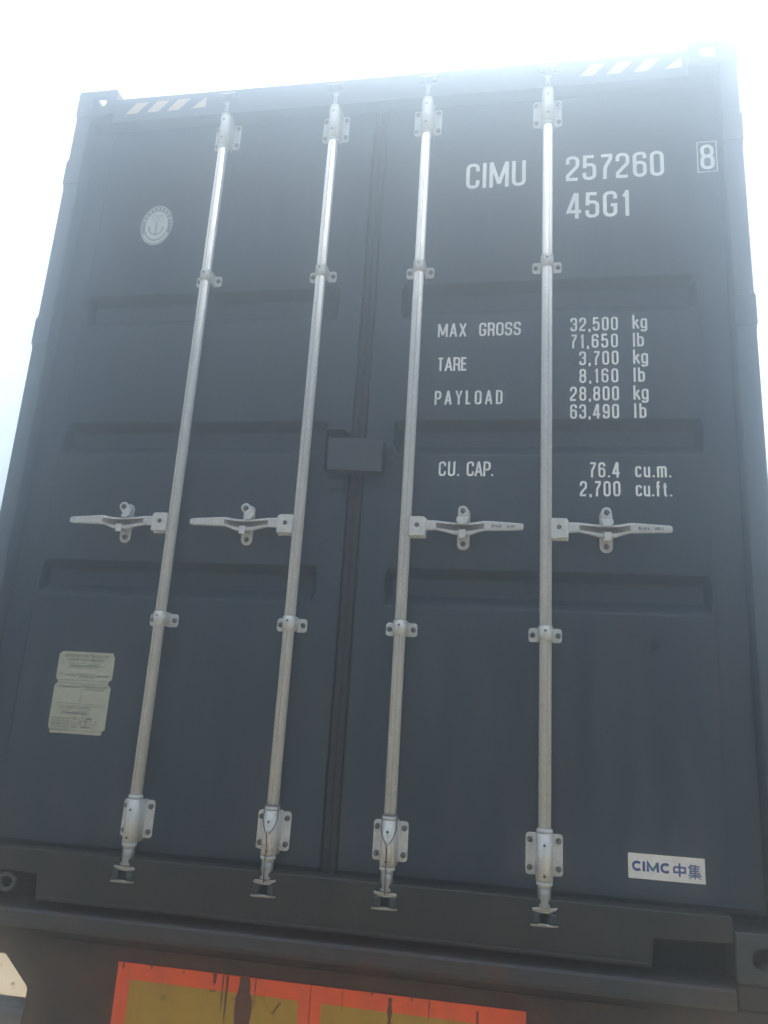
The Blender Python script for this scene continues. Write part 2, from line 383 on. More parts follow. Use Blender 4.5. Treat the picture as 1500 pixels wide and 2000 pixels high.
# doors ------------------------------------------------------------
YF = 0.055                                    # plane of the door faces
GR = ((2.012, 1.884), (1.516, 1.397), (1.030, 0.912))
def door(sx, xin):
    """pressed sheet with three horizontal channels inside a flush frame; xin = inner edge"""
    xo, ga, gb = 1.152, 1.058, 0.109
    zt, zb = 2.732, 0.158
    bm = bmesh.new(); D = 0.036
    rows = [(zt, 0)]
    for a, b_ in GR: rows += [(a, 0), (a-0.026, 1), (b_+0.038, 1), (b_, 0)]
    rows += [(zb, 0)]
    cols = [(xin, 0), (gb*sx, 0), ((gb+0.016)*sx, 1), ((ga-0.016)*sx, 1), (ga*sx, 0), (xo*sx, 0)]
    vs = [[bm.verts.new((x, YF + (D if (i and j) else 0), z)) for x, i in cols] for z, j in rows]
    for j in range(len(rows)-1):
        for i in range(len(cols)-1):
            bm.faces.new([vs[j][i], vs[j+1][i], vs[j+1][i+1], vs[j][i+1]])
    # returns at the rim and a back sheet
    rim = [e for e in bm.edges if e.is_boundary]
    r = bmesh.ops.extrude_edge_only(bm, edges=rim)
    for v in r['geom']:
        if isinstance(v, bmesh.types.BMVert): v.co.y = YF+0.05
    bmesh.ops.recalc_face_normals(bm, faces=bm.faces[:])
    ed = [e for e in bm.edges if not e.is_boundary and len(e.link_faces) == 2 and e.calc_face_angle(0) > 0.2]
    bmesh.ops.bevel(bm, geom=ed, offset=0.004, segments=2, affect='EDGES', profile=0.5)
    return obj('door', bm, M_door, box_)
dl = door(-1, -0.030); dr = door(1, 0.020)
dl['label'] = 'left door with round emblem and data plate'; dr['label'] = 'right door with white lettering and maker sticker'
# welded frame edges around each door: slight raised seams
for d, sx in ((dl, -1), (dr, 1)):
    for xx in (1.064,):
        bm = bmesh.new(); box(bm, min(sx*xx, sx*(xx+0.004)), max(sx*xx, sx*(xx+0.004)), YF-0.0018, YF-0.0003, 0.165, 2.725); obj('weld_seam', bm, M_door, d)
# gaskets
def strip(x0, x1, y, z0, z1, nm='gasket', parent=None, mat=None):
    bm = bmesh.new()
    w = (x1-x0); ys = [(0, 0.006), (0.12, 0.0), (0.40, 0.0015), (0.5, 0.004), (0.60, 0.0015), (0.88, 0.0), (1, 0.006)]
    lo = [bm.verts.new((x0+w*a, y+b, z0)) for a, b in ys]; hi = [bm.verts.new((x0+w*a, y+b, z1)) for a, b in ys]
    for i in range(6): bm.faces.new([lo[i], lo[i+1], hi[i+1], hi[i]])
    return obj(nm, bm, mat or M_rub, parent)
strip(-0.0285, 0.0185, 0.056, 0.150, 2.735, parent=dr)
for d, sx in ((dl, -1), (dr, 1)):
    bm = bmesh.new(); a, b_ = sorted((sx*0.035, sx*1.15)); box(bm, a, b_, 0.060, 0.10, 0.1485, 0.157); obj('gasket', bm, M_rub, d)
    bm = bmesh.new(); box(bm, a, b_, 0.060, 0.10, 2.7325, 2.7375); obj('gasket', bm, M_rub, d)
# hinges
for d, sx in ((dl, -1), (dr, 1)):
    for z in (2.52, 1.85, 1.07, 0.38):
        bm = bmesh.new()
        a, b_ = sorted((sx*1.1535, sx*1.2172)); box(bm, a, b_, -0.0005, YF+0.02, z-0.052, z+0.052, 0.0015, 1)
        h = obj('hinge', bm, M_frame, d)
        bm = bmesh.new(); lathe(bm, [(0.007, z-0.066), (0.009, z-0.062), (0.009, z+0.062), (0.007, z+0.066)], sx*1.2075, 0.0095, 14); obj('hinge_pin', bm, M_frame, d)

# lock box over the seam
bm = bmesh.new()
prism(bm, [(-0.092, 1.436), (0.088, 1.430), (0.085, 1.322), (-0.088, 1.328)], -0.004, 0.001, 0.0015)      # front plate
prism(bm, [(-0.0895, 1.334), (0.084, 1.328), (0.084, 1.324), (-0.0885, 1.330)], 0.001, YF-0.004, 0)       # bottom ledge
prism(bm, [(-0.030, 1.431), (0.086, 1.427), (0.086, 1.4225), (-0.030, 1.4265)], 0.001, YF-0.004, 0)       # partial top
prism(bm, [(0.084, 1.422), (0.088, 1.422), (0.086, 1.335), (0.082, 1.335)], 0.001, YF-0.004, 0)
lb = obj('lock_box', bm, M_box, dr)
bm = bmesh.new()                               # bracket of the left door behind it
prism(bm, [(-0.108, 1.340), (-0.108, 1.468), (-0.103, 1.474), (-0.040, 1.474), (-0.030, 1.462), (-0.034, 1.460), (-0.042, 1.469), (-0.101, 1.469), (-0.1035, 1.466), (-0.1035, 1.340)], YF-0.045, YF-0.0005, 0.0008)
obj('lock_box_bracket', bm, M_box, dl)
bm = bmesh.new(); prism(bm, [(-0.088, 1.312), (-0.040, 1.312), (-0.040, 1.286), (-0.046, 1.280), (-0.088, 1.280)], YF-0.010, YF-0.0005, 0.002); obj('lock_tab', bm, M_box, dl)
bm = bmesh.new()
tube(bm, [(0.110+0.014*math.cos(a), YF-0.03, 1.395+0.019*math.sin(a)) for a in [R(150-30*k) for k in range(11)]], 0.0045, 8); obj('lock_ring', bm, M_box, dr)

# ------------------------------------------------------------------ stroke lettering
def fillet(path, wr, closed):
    out = []; n = len(path)
    for i, p in enumerate(path):
        x, y = p[0], p[1]; rad = p[2] if len(p) > 2 else 0
        if rad <= 0 or (not closed and i in (0, n-1)): out.append((x, y)); continue
        P = Vector((x, y)); A = Vector(path[i-1][:2])-P; B = Vector(path[(i+1) % n][:2])-P
        la, lb_ = A.length, B.length; A.normalize(); B.normalize()
        th = A.angle(B); t = min(rad/math.tan(th/2), la*0.49, lb_*0.49); rr = t*math.tan(th/2)
        S0 = P+A*t; E0 = P+B*t; c = P+(A+B).normalized()*(rr/math.sin(th/2))
        a0 = math.atan2(S0.y-c.y, S0.x-c.x); a1 = math.atan2(E0.y-c.y, E0.x-c.x)
        while a1-a0 > math.pi: a1 -= 2*math.pi
        while a0-a1 > math.pi: a1 += 2*math.pi
        for k in range(6): a = a0+(a1-a0)*k/5; out.append((c.x+rr*math.cos(a), c.y+rr*math.sin(a)))
    return out
def stroke(bm, pts, w, closed, y):
    n = len(pts); L = []; Rr = []
    P = [Vector(p) for p in pts]
    for i in range(n):
        a = P[i]-P[i-1] if (i or closed) else P[1]-P[0]
        b = P[(i+1) % n]-P[i] if (i < n-1 or closed) else P[-1]-P[-2]
        if a.length < 1e-9: a = b
        if b.length < 1e-9: b = a
        a.normalize(); b.normalize(); na = Vector((-a.y, a.x)); nb = Vector((-b.y, b.x))
        m = na+nb
        if m.length < 1e-6: m = na
        m.normalize(); k = min(1/max(m.dot(na), 0.3), 2.2)
        L.append(bm.verts.new((P[i].x+m.x*w/2*k, y, P[i].y+m.y*w/2*k))); Rr.append(bm.verts.new((P[i].x-m.x*w/2*k, y, P[i].y-m.y*w/2*k)))
    for i in range(n if closed else n-1):
        j = (i+1) % n; bm.faces.new([Rr[i], Rr[j], L[j], L[i]])
Q = 0.9
GL = {
 '0': (.42, [((0,0,Q),(1,0,Q),(1,1,Q),(0,1,Q),'c')]), 'O': (.44, [((0,0,Q),(1,0,Q),(1,1,Q),(0,1,Q),'c')]),
 '1': (.27, [((.8,0),(.8,1)), ((0,.83),(.5,.86,.3),(.8,.98))]),
 '2': (.42, [((0,.70),(0,1,Q),(1,1,Q),(1,.60,.9),(0,.16,.3),(0,0),(1,0))]),
 '3': (.42, [((0,.74),(0,1,Q),(1,1,Q),(1,.54,.6),(.4,.54)), ((.4,.54),(1,.54,.6),(1,0,Q),(0,0,Q),(0,.26))]),
 '4': (.46, [((.74,0),(.74,1)), ((.66,1),(0,.24),(1.12,.24))]),
 '5': (.42, [((.95,1),(.06,1),(.02,.48)), ((.02,.50),(.12,.63,.5),(1,.63,Q),(1,0,Q),(0,0,Q),(0,.27))]),
 '6': (.42, [((0,0,Q),(1,0,Q),(1,.59,Q),(0,.59,Q),'c'), ((0,.35),(0,1,Q),(1,1,Q),(1,.76))]),
 '7': (.40, [((0,1),(1,1),(1,.86),(.42,.45,.6),(.36,0))]),
 '8': (.42, [((0,0,Q),(1,0,Q),(1,.53,Q),(0,.53,Q),'c'), ((.03,.53,Q),(.97,.53,Q),(.97,1,Q),(.03,1,Q),'c')]),
 '9': (.42, [((1,1,Q),(0,1,Q),(0,.41,Q),(1,.41,Q),'c'), ((1,.65),(1,0,Q),(0,0,Q),(0,.24))]),
 'A': (.48, [((0,0),(.5,1)), ((1,0),(.5,1)), ((.17,.27),(.83,.27))]),
 'C': (.42, [((1,.70),(1,1,Q),(0,1,Q),(0,0,Q),(1,0,Q),(1,.30))]),
 'D': (.42, [((0,0),(0,1),(1,1,Q),(1,0,Q),'c')]),
 'E': (.38, [((1,1),(0,1),(0,0),(1,0)), ((0,.52),(.9,.52))]),
 'G': (.43, [((1,.72),(1,1,Q),(0,1,Q),(0,0,Q),(1,0,Q),(1,.45),(.55,.45))]),
 'I': (.13, [((.5,0),(.5,1))]),
 'L': (.36, [((0,1),(0,0),(1,0))]),
 'M': (.60, [((0,0),(0,1)), ((0,1),(.5,.08)), ((1,1),(.5,.08)), ((1,1),(1,0))]),
 'P': (.42, [((0,0),(0,1),(1,1,Q),(1,.44,Q),(0,.44))]),
 'R': (.42, [((0,0),(0,1),(1,1,Q),(1,.46,Q),(0,.46)), ((.5,.46),(.92,.40,.4),(1,0))]),
 'S': (.42, [((1,.74),(1,1,Q),(0,1,Q),(0,.56,.7),(1,.46,.7),(1,0,Q),(0,0,Q),(0,.26))]),
 'T': (.42, [((0,1),(1,1)), ((.5,1),(.5,0))]),
 'U': (.43, [((0,1),(0,0,Q),(1,0,Q),(1,1))]),
 'X': (.46, [((0,0),(1,1)), ((0,1),(1,0))]),
 'Y': (.46, [((0,1),(.5,.42),(1,1)), ((.5,.44),(.5,0))]),
 'k': (.40, [((0,0),(0,1)), ((.9,.68),(0,.26)), ((.35,.42),(1,0))]),
 'g': (.38, [((0,0,Q),(1,0,Q),(1,.70,Q),(0,.70,Q),'c'), ((1,.72),(1,-.26,Q),(0,-.26,Q),(0,-.14))]),
 'l': (.13, [((.5,0),(.5,1))]),
 'b': (.38, [((0,0),(0,1)), ((0,0,Q),(1,0,Q),(1,.70,Q),(0,.70,Q),'c')]),
 'c': (.36, [((1,.52),(1,.70,Q),(0,.70,Q),(0,0,Q),(1,0,Q),(1,.18))]),
 'u': (.37, [((0,.72),(0,0,Q),(1,0,Q)), ((1,0),(1,.72))]),
 'm': (.56, [((0,0),(0,.72)), ((0,.4),(0,.70,Q),(.5,.70,Q),(.5,0)), ((.5,.4),(.5,.70,Q),(1,.70,Q),(1,0))]),
 'f': (.30, [((.35,0),(.35,1,Q),(1,1)), ((-.2,.66),(1,.66))]),
 't': (.30, [((.35,.92),(.35,0,Q),(1,0)), ((-.2,.66),(1,.66))]),
 '.': (.13, [((.5,-.06),(.5,.08))]),
 ',': (.13, [((.5,.10),(.5,-.04),(0,-.16))]),
 ' ': (.22, []),
}
def lettering(txt, x0, x1, z0, h, parent, wt=0.125, mat=None, y=YF-0.0012, name='lettering', wscale=1.08):
    t = wt; ws = [GL[c][0]*h*wscale if c not in 'Il.,' else GL[c][0]*h for c in txt]
    gap = ((x1-x0)-sum(ws))/max(1, len(txt)-1)
    bm = bmesh.new(); x = x0; k = 0
    for c, w in zip(txt, ws):
        sw = t*h
        ax, bx = (x+sw/2, x+w-sw/2) if w > sw*1.3 else (x+w/2, x+w/2)
        for path in GL[c][1]:
            closed = path[-1] == 'c'; pp = path[:-1] if closed else path
            hw = (bx-ax)/2
            pp = [((ax+p[0]*(bx-ax)), z0+(sw/2+p[1]*(h-sw) if 0 < p[1] < 1 or (p[1] in (0, 1) and p[1] is not None) else sw/2+p[1]*(h-sw))) + ((p[2]*hw,) if len(p) > 2 else ()) for p in pp]
            # open ends that stop on the top or base line run out to the full height
            if not closed:
                for e, nb in ((0, 1), (-1, -2)):
                    q = list(pp[e]); v = path[e][1]; dv = pp[e][1]-pp[nb][1]; dh = abs(pp[e][0]-pp[nb][0])
                    if v in (0, 1) and abs(dv) > dh*0.7: q[1] += (sw/2 if v == 1 else -sw/2)
                    pp[e] = tuple(q)
            stroke(bm, fillet(pp, 1, closed), sw, closed, y-0.00012*(k % 7)); k += 1
        x += w+gap
    return obj(name, bm, mat or M_let, parent, label='white letters '+txt if name == 'lettering' else None)
LT = lambda *a, **k: lettering(*a, **k)
LT('CIMU', 0.313, 0.519, 2.381, 0.103, dr)
LT('257260', 0.654, 0.976, 2.388, 0.100, dr)
LT('8', 1.092, 1.134, 2.402, 0.098, dr)
LT('45G1', 0.656, 0.863, 2.239, 0.100, dr)
bm = bmesh.new(); stroke(bm, [(1.083, 2.392), (1.144, 2.394), (1.144, 2.511), (1.084, 2.510)], 0.0025, True, YF-0.0012); obj('lettering_box', bm, M_let, dr)
h = 0.0485
for txt, a, b_, z in (('MAX', .238, .333, 1.811), ('GROSS', .374, .509, 1.811), ('TARE', .240, .339, 1.688), ('PAYLOAD', .237, .455, 1.569),
                      ('CU.', .260, .325, 1.327), ('CAP.', .348, .431, 1.327),
                      ('32,500', .667, .815, 1.819), ('71,650', .667, .814, 1.759), ('3,700', .694, .815, 1.699), ('8,160', .694, .813, 1.638), ('28,800', .665, .814, 1.577), ('63,490', .665, .813, 1.517),
                      ('76.4', .721, .812, 1.325), ('2,700', .693, .812, 1.265),
                      ('kg', .860, .905, 1.823), ('lb', .860, .893, 1.760), ('kg', .859, .904, 1.701), ('lb', .859, .893, 1.639), ('kg', .857, .902, 1.579), ('lb', .858, .894, 1.518),
                      ('cu.m.', .856, .960, 1.326), ('cu.ft.', .856, .960, 1.266)):
    LT(txt, a, b_, z, h, dr, wt=0.132, wscale=1.12 if txt in ('MAX', 'GROSS', 'TARE', 'CU.', 'CAP.', 'kg', 'lb') else 1.04)

# small black smudge on the right door
bm = bmesh.new()
cx, cz = bp = (0.897, 0.822)
flat(bm, [(cx-.004, cz+.016), (cx+.003, cz+.018), (cx+.010, cz+.016), (cx+.014, cz+.008), (cx+.013, cz-.002), (cx+.006, cz-.009), (cx-.001, cz-.012), (cx-.003, cz-.018), (cx-.010, cz-.022), (cx-.016, cz-.021), (cx-.011, cz-.013), (cx-.009, cz-.007), (cx-.012, cz+.003), (cx-.009, cz+.010)], YF-0.001)
obj('black_smudge', bm, M_black, dr, recalc=False)

# maker sticker
yS = YF-0.001
bm = bmesh.new(); prism(bm, [(0.811, 0.211), (1.005, 0.211), (1.005, 0.273), (0.811, 0.273)], yS, YF-0.0002); obj('maker_sticker', bm, M_stk, dr)
yP = yS-0.0006
def st(paths, w, mat, parent, name, closed=False, y=None, k0=0):
    bm = bmesh.new()
    for k, p in enumerate(paths): stroke(bm, p, w, closed, (y or yP)-0.0001*((k+k0) % 8))
    return obj(name, bm, mat, parent)
def arc(cx, cz, rx, rz, a0, a1, n=18): return [(cx+rx*math.cos(R(a0+(a1-a0)*k/n)), cz+rz*math.sin(R(a0+(a1-a0)*k/n))) for k in range(n+1)]
lz0, lz1 = 0.230, 0.254; lm = (lz0+lz1)/2
st([arc(0.834, lm, 0.0105, 0.0095, 45, 315)], 0.0066, M_blue, dr, 'logo_letter')
st([[(0.851, lz0), (0.851, lz1)]], 0.0064, M_blue, dr, 'logo_letter')
st([[(0.861, lz0), (0.861, lz1-.002), (0.873, lz0+.004)]], 0.0062, M_blue, dr, 'logo_letter')
st([[(0.873, lz0+.002), (0.885, lz1-.002)]], 0.0062, M_teal, dr, 'logo_letter', k0=3)
st([[(0.886, lz1), (0.886, lz0)]], 0.0062, M_blue, dr, 'logo_letter', k0=5)
st([arc(0.906, lm, 0.0105, 0.0095, 45, 315)], 0.0066, M_teal if False else M_blue, dr, 'logo_letter')
zx = 0.927
st([[(zx, .247), (zx+.028, .247), (zx+.028, .235), (zx, .235), (zx, .247)], [(zx+.014, .257), (zx+.014, .224)]], 0.0046, M_blue, dr, 'logo_character')
zx = 0.962
st([[(zx+.010, .257), (zx+.001, .247)], [(zx+.006, .250), (zx+.006, .233)], [(zx+.005, .2525), (zx+.030, .2525)], [(zx+.006, .2465), (zx+.028, .2465)],
    [(zx+.006, .2408), (zx+.028, .2408)], [(zx+.018, .257), (zx+.018, .236)], [(zx+.003, .2352), (zx+.031, .2352)]], 0.0030, M_blue, dr, 'logo_character')
st([[(zx+.0, .2300), (zx+.034, .2300)], [(zx+.017, .2350), (zx+.017, .2215)], [(zx+.015, .2295), (zx+.002, .2225)], [(zx+.019, .2295), (zx+.032, .2225)]], 0.0030, M_blue, dr, 'logo_character')

# round emblem on the left door
ex, ez = -0.834, 2.3035
def disc(bm, r, y, n=40): flat(bm, [(ex+r*math.cos(2*math.pi*k/n), ez+r*math.sin(2*math.pi*k/n)*1.33) for k in range(n)], y)
def ring(bm, r0, r1, y, a0=0, a1=360, n=48): 
    for k in range(n):
        a, b_ = R(a0+(a1-a0)*k/n), R(a0+(a1-a0)*(k+1)/n)
        flat(bm, [(ex+r0*math.cos(a), ez+r0*1.33*math.sin(a)), (ex+r1*math.cos(a), ez+r1*1.33*math.sin(a)), (ex+r1*math.cos(b_), ez+r1*1.33*math.sin(b_)), (ex+r0*math.cos(b_), ez+r0*1.33*math.sin(b_))], y)
bm = bmesh.new(); disc(bm, 0.0455, YF-0.0010); obj('emblem', bm, M_foil2, dl, recalc=False)
bm = bmesh.new(); ring(bm, 0.0595, 0.0625, YF-0.0010); obj('emblem_ring', bm, M_foil2, dl, recalc=False)
bm = bmesh.new(); ring(bm, 0.0455, 0.0595, YF-0.0007); obj('emblem_band', bm, plain('emblem_band', (0.12, 0.14, 0.145), 0.55), dl, recalc=False)
bm = bmesh.new()
for a in list(range(20, 165, 17)): ring(bm, 0.0495, 0.0560, YF-0.0013, a, a+9, 3)
for a in (172, 184, 356, 8): ring(bm, 0.0515, 0.0545, YF-0.0013, a, a+4, 2)
ring(bm, 0.0500, 0.0570, YF-0.0013, 208, 332, 30)
obj('emblem_band_mark', bm, M_foil2, dl, recalc=False)['kind'] = 'stuff'
bm = bmesh.new()                                   # anchor with an hourglass of rope above it
yy = YF-0.0016
stroke(bm, [(ex, ez-.040), (ex, ez+.012)], 0.006, False, yy)
stroke(bm, [(ex+p[0], ez-0.012+p[1]) for p in [(.027*math.cos(R(a)), -.028*abs(math.sin(R(a)))) for a in range(180, 361, 15)]], 0.0048, False, yy-0.0001)
for sx in (-1, 1): flat(bm, [(ex+sx*.033, ez-.016), (ex+sx*.021, ez-.016), (ex+sx*.029, ez-.004)], yy-0.0002)
flat(bm, [(ex-.008, ez-.034), (ex+.008, ez-.034), (ex, ez-.046)], yy-0.0003)
obj('emblem_anchor', bm, M_emb, dl)
bm = bmesh.new()
for k in range(7):
    a = 1-k/6; stroke(bm, [(ex-.004-.020*a, ez+.010+.028*a), (ex+.0, ez+.013+.030*a), (ex+.004+.018*a, ez+.010+.030*a)], 0.0016, False, yy-0.0005-0.0001*k)
stroke(bm, arc(ex+.014, ez+.030, .009, .013, 0, 330, 14), 0.0025, False, yy-0.0013)
stroke(bm, arc(ex-.012, ez+.030, .010, .014, 30, 300, 14), 0.0025, False, yy-0.0014)
obj('emblem_rope', bm, plain('emblem_print_pale', (0.33, 0.36, 0.36), 0.6), dl)

# customs and safety plate on the left door
px0, px1, pz0, pz1 = -0.937, -0.744, 0.477, 0.729
c_ = 0.012
def plate_pts():
    L_ = [(px0, pz1-.010), (px0+.010, pz1), (px1-.006, pz1), (px1-.006, pz1-.010), (px1, pz1-.012), (px1, .647), (px1-.010, .640), (px1-.010, .628), (px1, .622),
          (px1, pz0+.016), (px1-.010, pz0+.012), (px1-.010, pz0), (px0+.008, pz0), (px0+.008, pz0+.010), (px0, pz0+.018), (px0, .622), (px0+.009, .630), (px0+.009, .638), (px0, .645)]
    return L_
bm = bmesh.new(); prism(bm, plate_pts(), YF-0.0015, YF-0.0002); obj('data_plate', bm, M_foil, dl)
yT = YF-0.0021
bm = bmesh.new()
for z in (.640, .630, .568, .561): stroke(bm, [(px0+.011, z), (px1-.011, z)], 0.0013, False, yT)
stroke(bm, [(-.842, .628), (-.842, .570)], 0.0012, False, yT); stroke(bm, [(-.837, .628), (-.837, .570)], 0.0012, False, yT)
stroke(bm, [(-.898, .692), (-.789, .692), (-.789, .678), (-.898, .678)], 0.0010, True, yT)
stroke(bm, [(-.900, .545), (-.805, .545), (-.805, .534), (-.900, .534)], 0.0010, True, yT)
stroke(bm, [(-.858, .527), (-.792, .527), (-.792, .496), (-.858, .496)], 0.0009, True, yT)
for k in range(3): stroke(bm, [(-.858, .520-.008*k), (-.792, .520-.008*k)], 0.0008, False, yT-0.0001)
stroke(bm, [(px0+.010, .487), (px1-.012, .487)], 0.0010, False, yT)
obj('plate_print', bm, M_ink, dl)
def ptext(txt, x0, x1, z, hh, parent, mat=M_ink, y=yT, name='plate_text'):
    cu = bpy.data.curves.new('t', 'FONT'); cu.body = txt; cu.size = 1; cu.fill_mode = 'FRONT'; cu.offset = 0.012; cu.resolution_u = 2
    o = bpy.data.objects.new('t', cu); C.objects.link(o)
    dg = bpy.context.evaluated_depsgraph_get(); me = bpy.data.meshes.new_from_object(o.evaluated_get(dg))
    bpy.data.objects.remove(o)
    X = [v.co.x for v in me.vertices]; Y = [v.co.y for v in me.vertices]
    sx = (x1-x0)/(max(X)-min(X)); sz = hh/max(0.6, max(Y)-min(0, min(Y))); mx = min(X)
    for v in me.vertices: v.co = (x0+(v.co.x-mx)*sx, y, z+v.co.y*sz)
    me.materials.clear(); me.materials.append(mat); return link(name, me, parent)
ptext('APPROVED FOR TRANSPORT', -.919, -.762, .712, .0085, dl)
ptext('UNDER CUSTOMS SEAL', -.906, -.778, .700, .0085, dl)
ptext('CN/CCS 4460/2018', -.886, -.800, .6815, .0070, dl) if False else None
ptext('TYPE', -.928, -.912, .656, .0060, dl); ptext('MANUFACTURER NO', -.868, -.806, .656, .0055, dl); ptext('OF THE CONTAINER', -.856, -.804, .648, .0055, dl)
ptext('OWNER', -.928, -.905, .618, .0055, dl); ptext('MAINTENANCE EXAM', -.832, -.755, .618, .0060, dl); ptext('PROGRAM', -.826, -.765, .609, .0060, dl)
ptext('CSC SAFETY APPROVAL', -.908, -.798, .550, .0085, dl)
for k, t in enumerate(('DATE MANUFACTURED', 'IDENTIFICATION NO', 'MAXIMUM GROSS', 'STACKING WEIGHT', 'RACKING TEST')):
    ptext(t, -.928, -.866, .520-.0085*k, .0058, dl)
bm = bmesh.new()
for (x0, x1, z) in [(-.892, -.796, .685), (-.906, -.872, .655), (-.798, -.760, .655), (-.895, -.812, .5395), (-.905, -.850, .619)]:
    x = x0
    while x < x1: w = rnd.uniform(.002, .0045); flat(bm, [(x, z-.0026), (x+w, z-.0026), (x+w, z+.0026), (x, z+.0026)], yT); x += w+.0014
for k in range(26):
    x = rnd.uniform(-.856, -.770); z = .499+.0082*rnd.randrange(4); w = rnd.uniform(.004, .010)
    flat(bm, [(x, z-.0018), (x+w, z-.0018), (x+w, z+.0018), (x, z+.0018)], yT-0.00015-0.00001*k)
obj('plate_mark', bm, M_ink, dl, recalc=False)['kind'] = 'stuff'

# ------------------------------------------------------------------ locking bars
RY = 0.0195; RR = 0.0172                      # axis and radius of the rods
BOLT = {}
def bolt_mesh(r):
    if r not in BOLT:
        bm = bmesh.new(); knob(bm, 0, 0, 0, r, r*0.75); BOLT[r] = mesh_of(bm, M_bolt)
    return BOLT[r]
def hole_mesh(r):
    k = ('h', r)
    if k not in BOLT:
        bm = bmesh.new(); flat(bm, [(r*math.cos(2*math.pi*i/12), r*math.sin(2*math.pi*i/12)) for i in range(12)], 0); BOLT[k] = mesh_of(bm, M_hole, False)
    return BOLT[k]
def roundrect(x0, x1, z0, z1, r, corners='abcd'):
    p = []
    for c, cx, cz, a in (('a', x1-r, z1-r, 0), ('b', x0+r, z1-r, 90), ('c', x0+r, z0+r, 180), ('d', x1-r, z0+r, 270)):
        if c in corners: p += [(cx+r*math.cos(R(a+18*k)), cz+r*math.sin(R(a+18*k))) for k in range(6)]
        else: p.append((cx+(r if c in 'ad' else -r), cz+(r if c in 'ab' else -r)))
    return p
def saddle(z0, z1, ro, flange, y_fl, zf0, zf1, slant=0.0):
    """half-round cover over the rod with a flat flange on each side"""
    bm = bmesh.new(); n = 14
    out = []
    for k in range(n+1):
        a = R(180+180*k/n); out.append((ro*math.cos(a), RY+ro*math.sin(a)))
    out = [(-ro, y_fl)] + out + [(ro, y_fl)]
    inn = [(x*0.86, RY+(y-RY)*0.86 if y < RY else y) for x, y in out]
    A = [bm.verts.new((x, y, z0)) for x, y in out]; B = [bm.verts.new((x, y, z1)) for x, y in out]
    A2 = [bm.verts.new((x, y, z0)) for x, y in inn]; B2 = [bm.verts.new((x, y, z1)) for x, y in inn]
    for i in range(len(out)-1):
        f = bm.faces.new([A[i], A[i+1], B[i+1], B[i]]); f.smooth = True
        bm.faces.new([A[i+1], A[i], A2[i], A2[i+1]]); bm.faces.new([B[i], B[i+1], B2[i+1], B2[i]])
    for s in (-1, 1):
        a, b_ = sorted((s*ro*0.97, s*flange)); prism(bm, roundrect(a, b_, zf0, zf1, 0.009, 'ad' if s > 0 else 'bc'), y_fl-0.005, y_fl, 0.0008)
    return bm
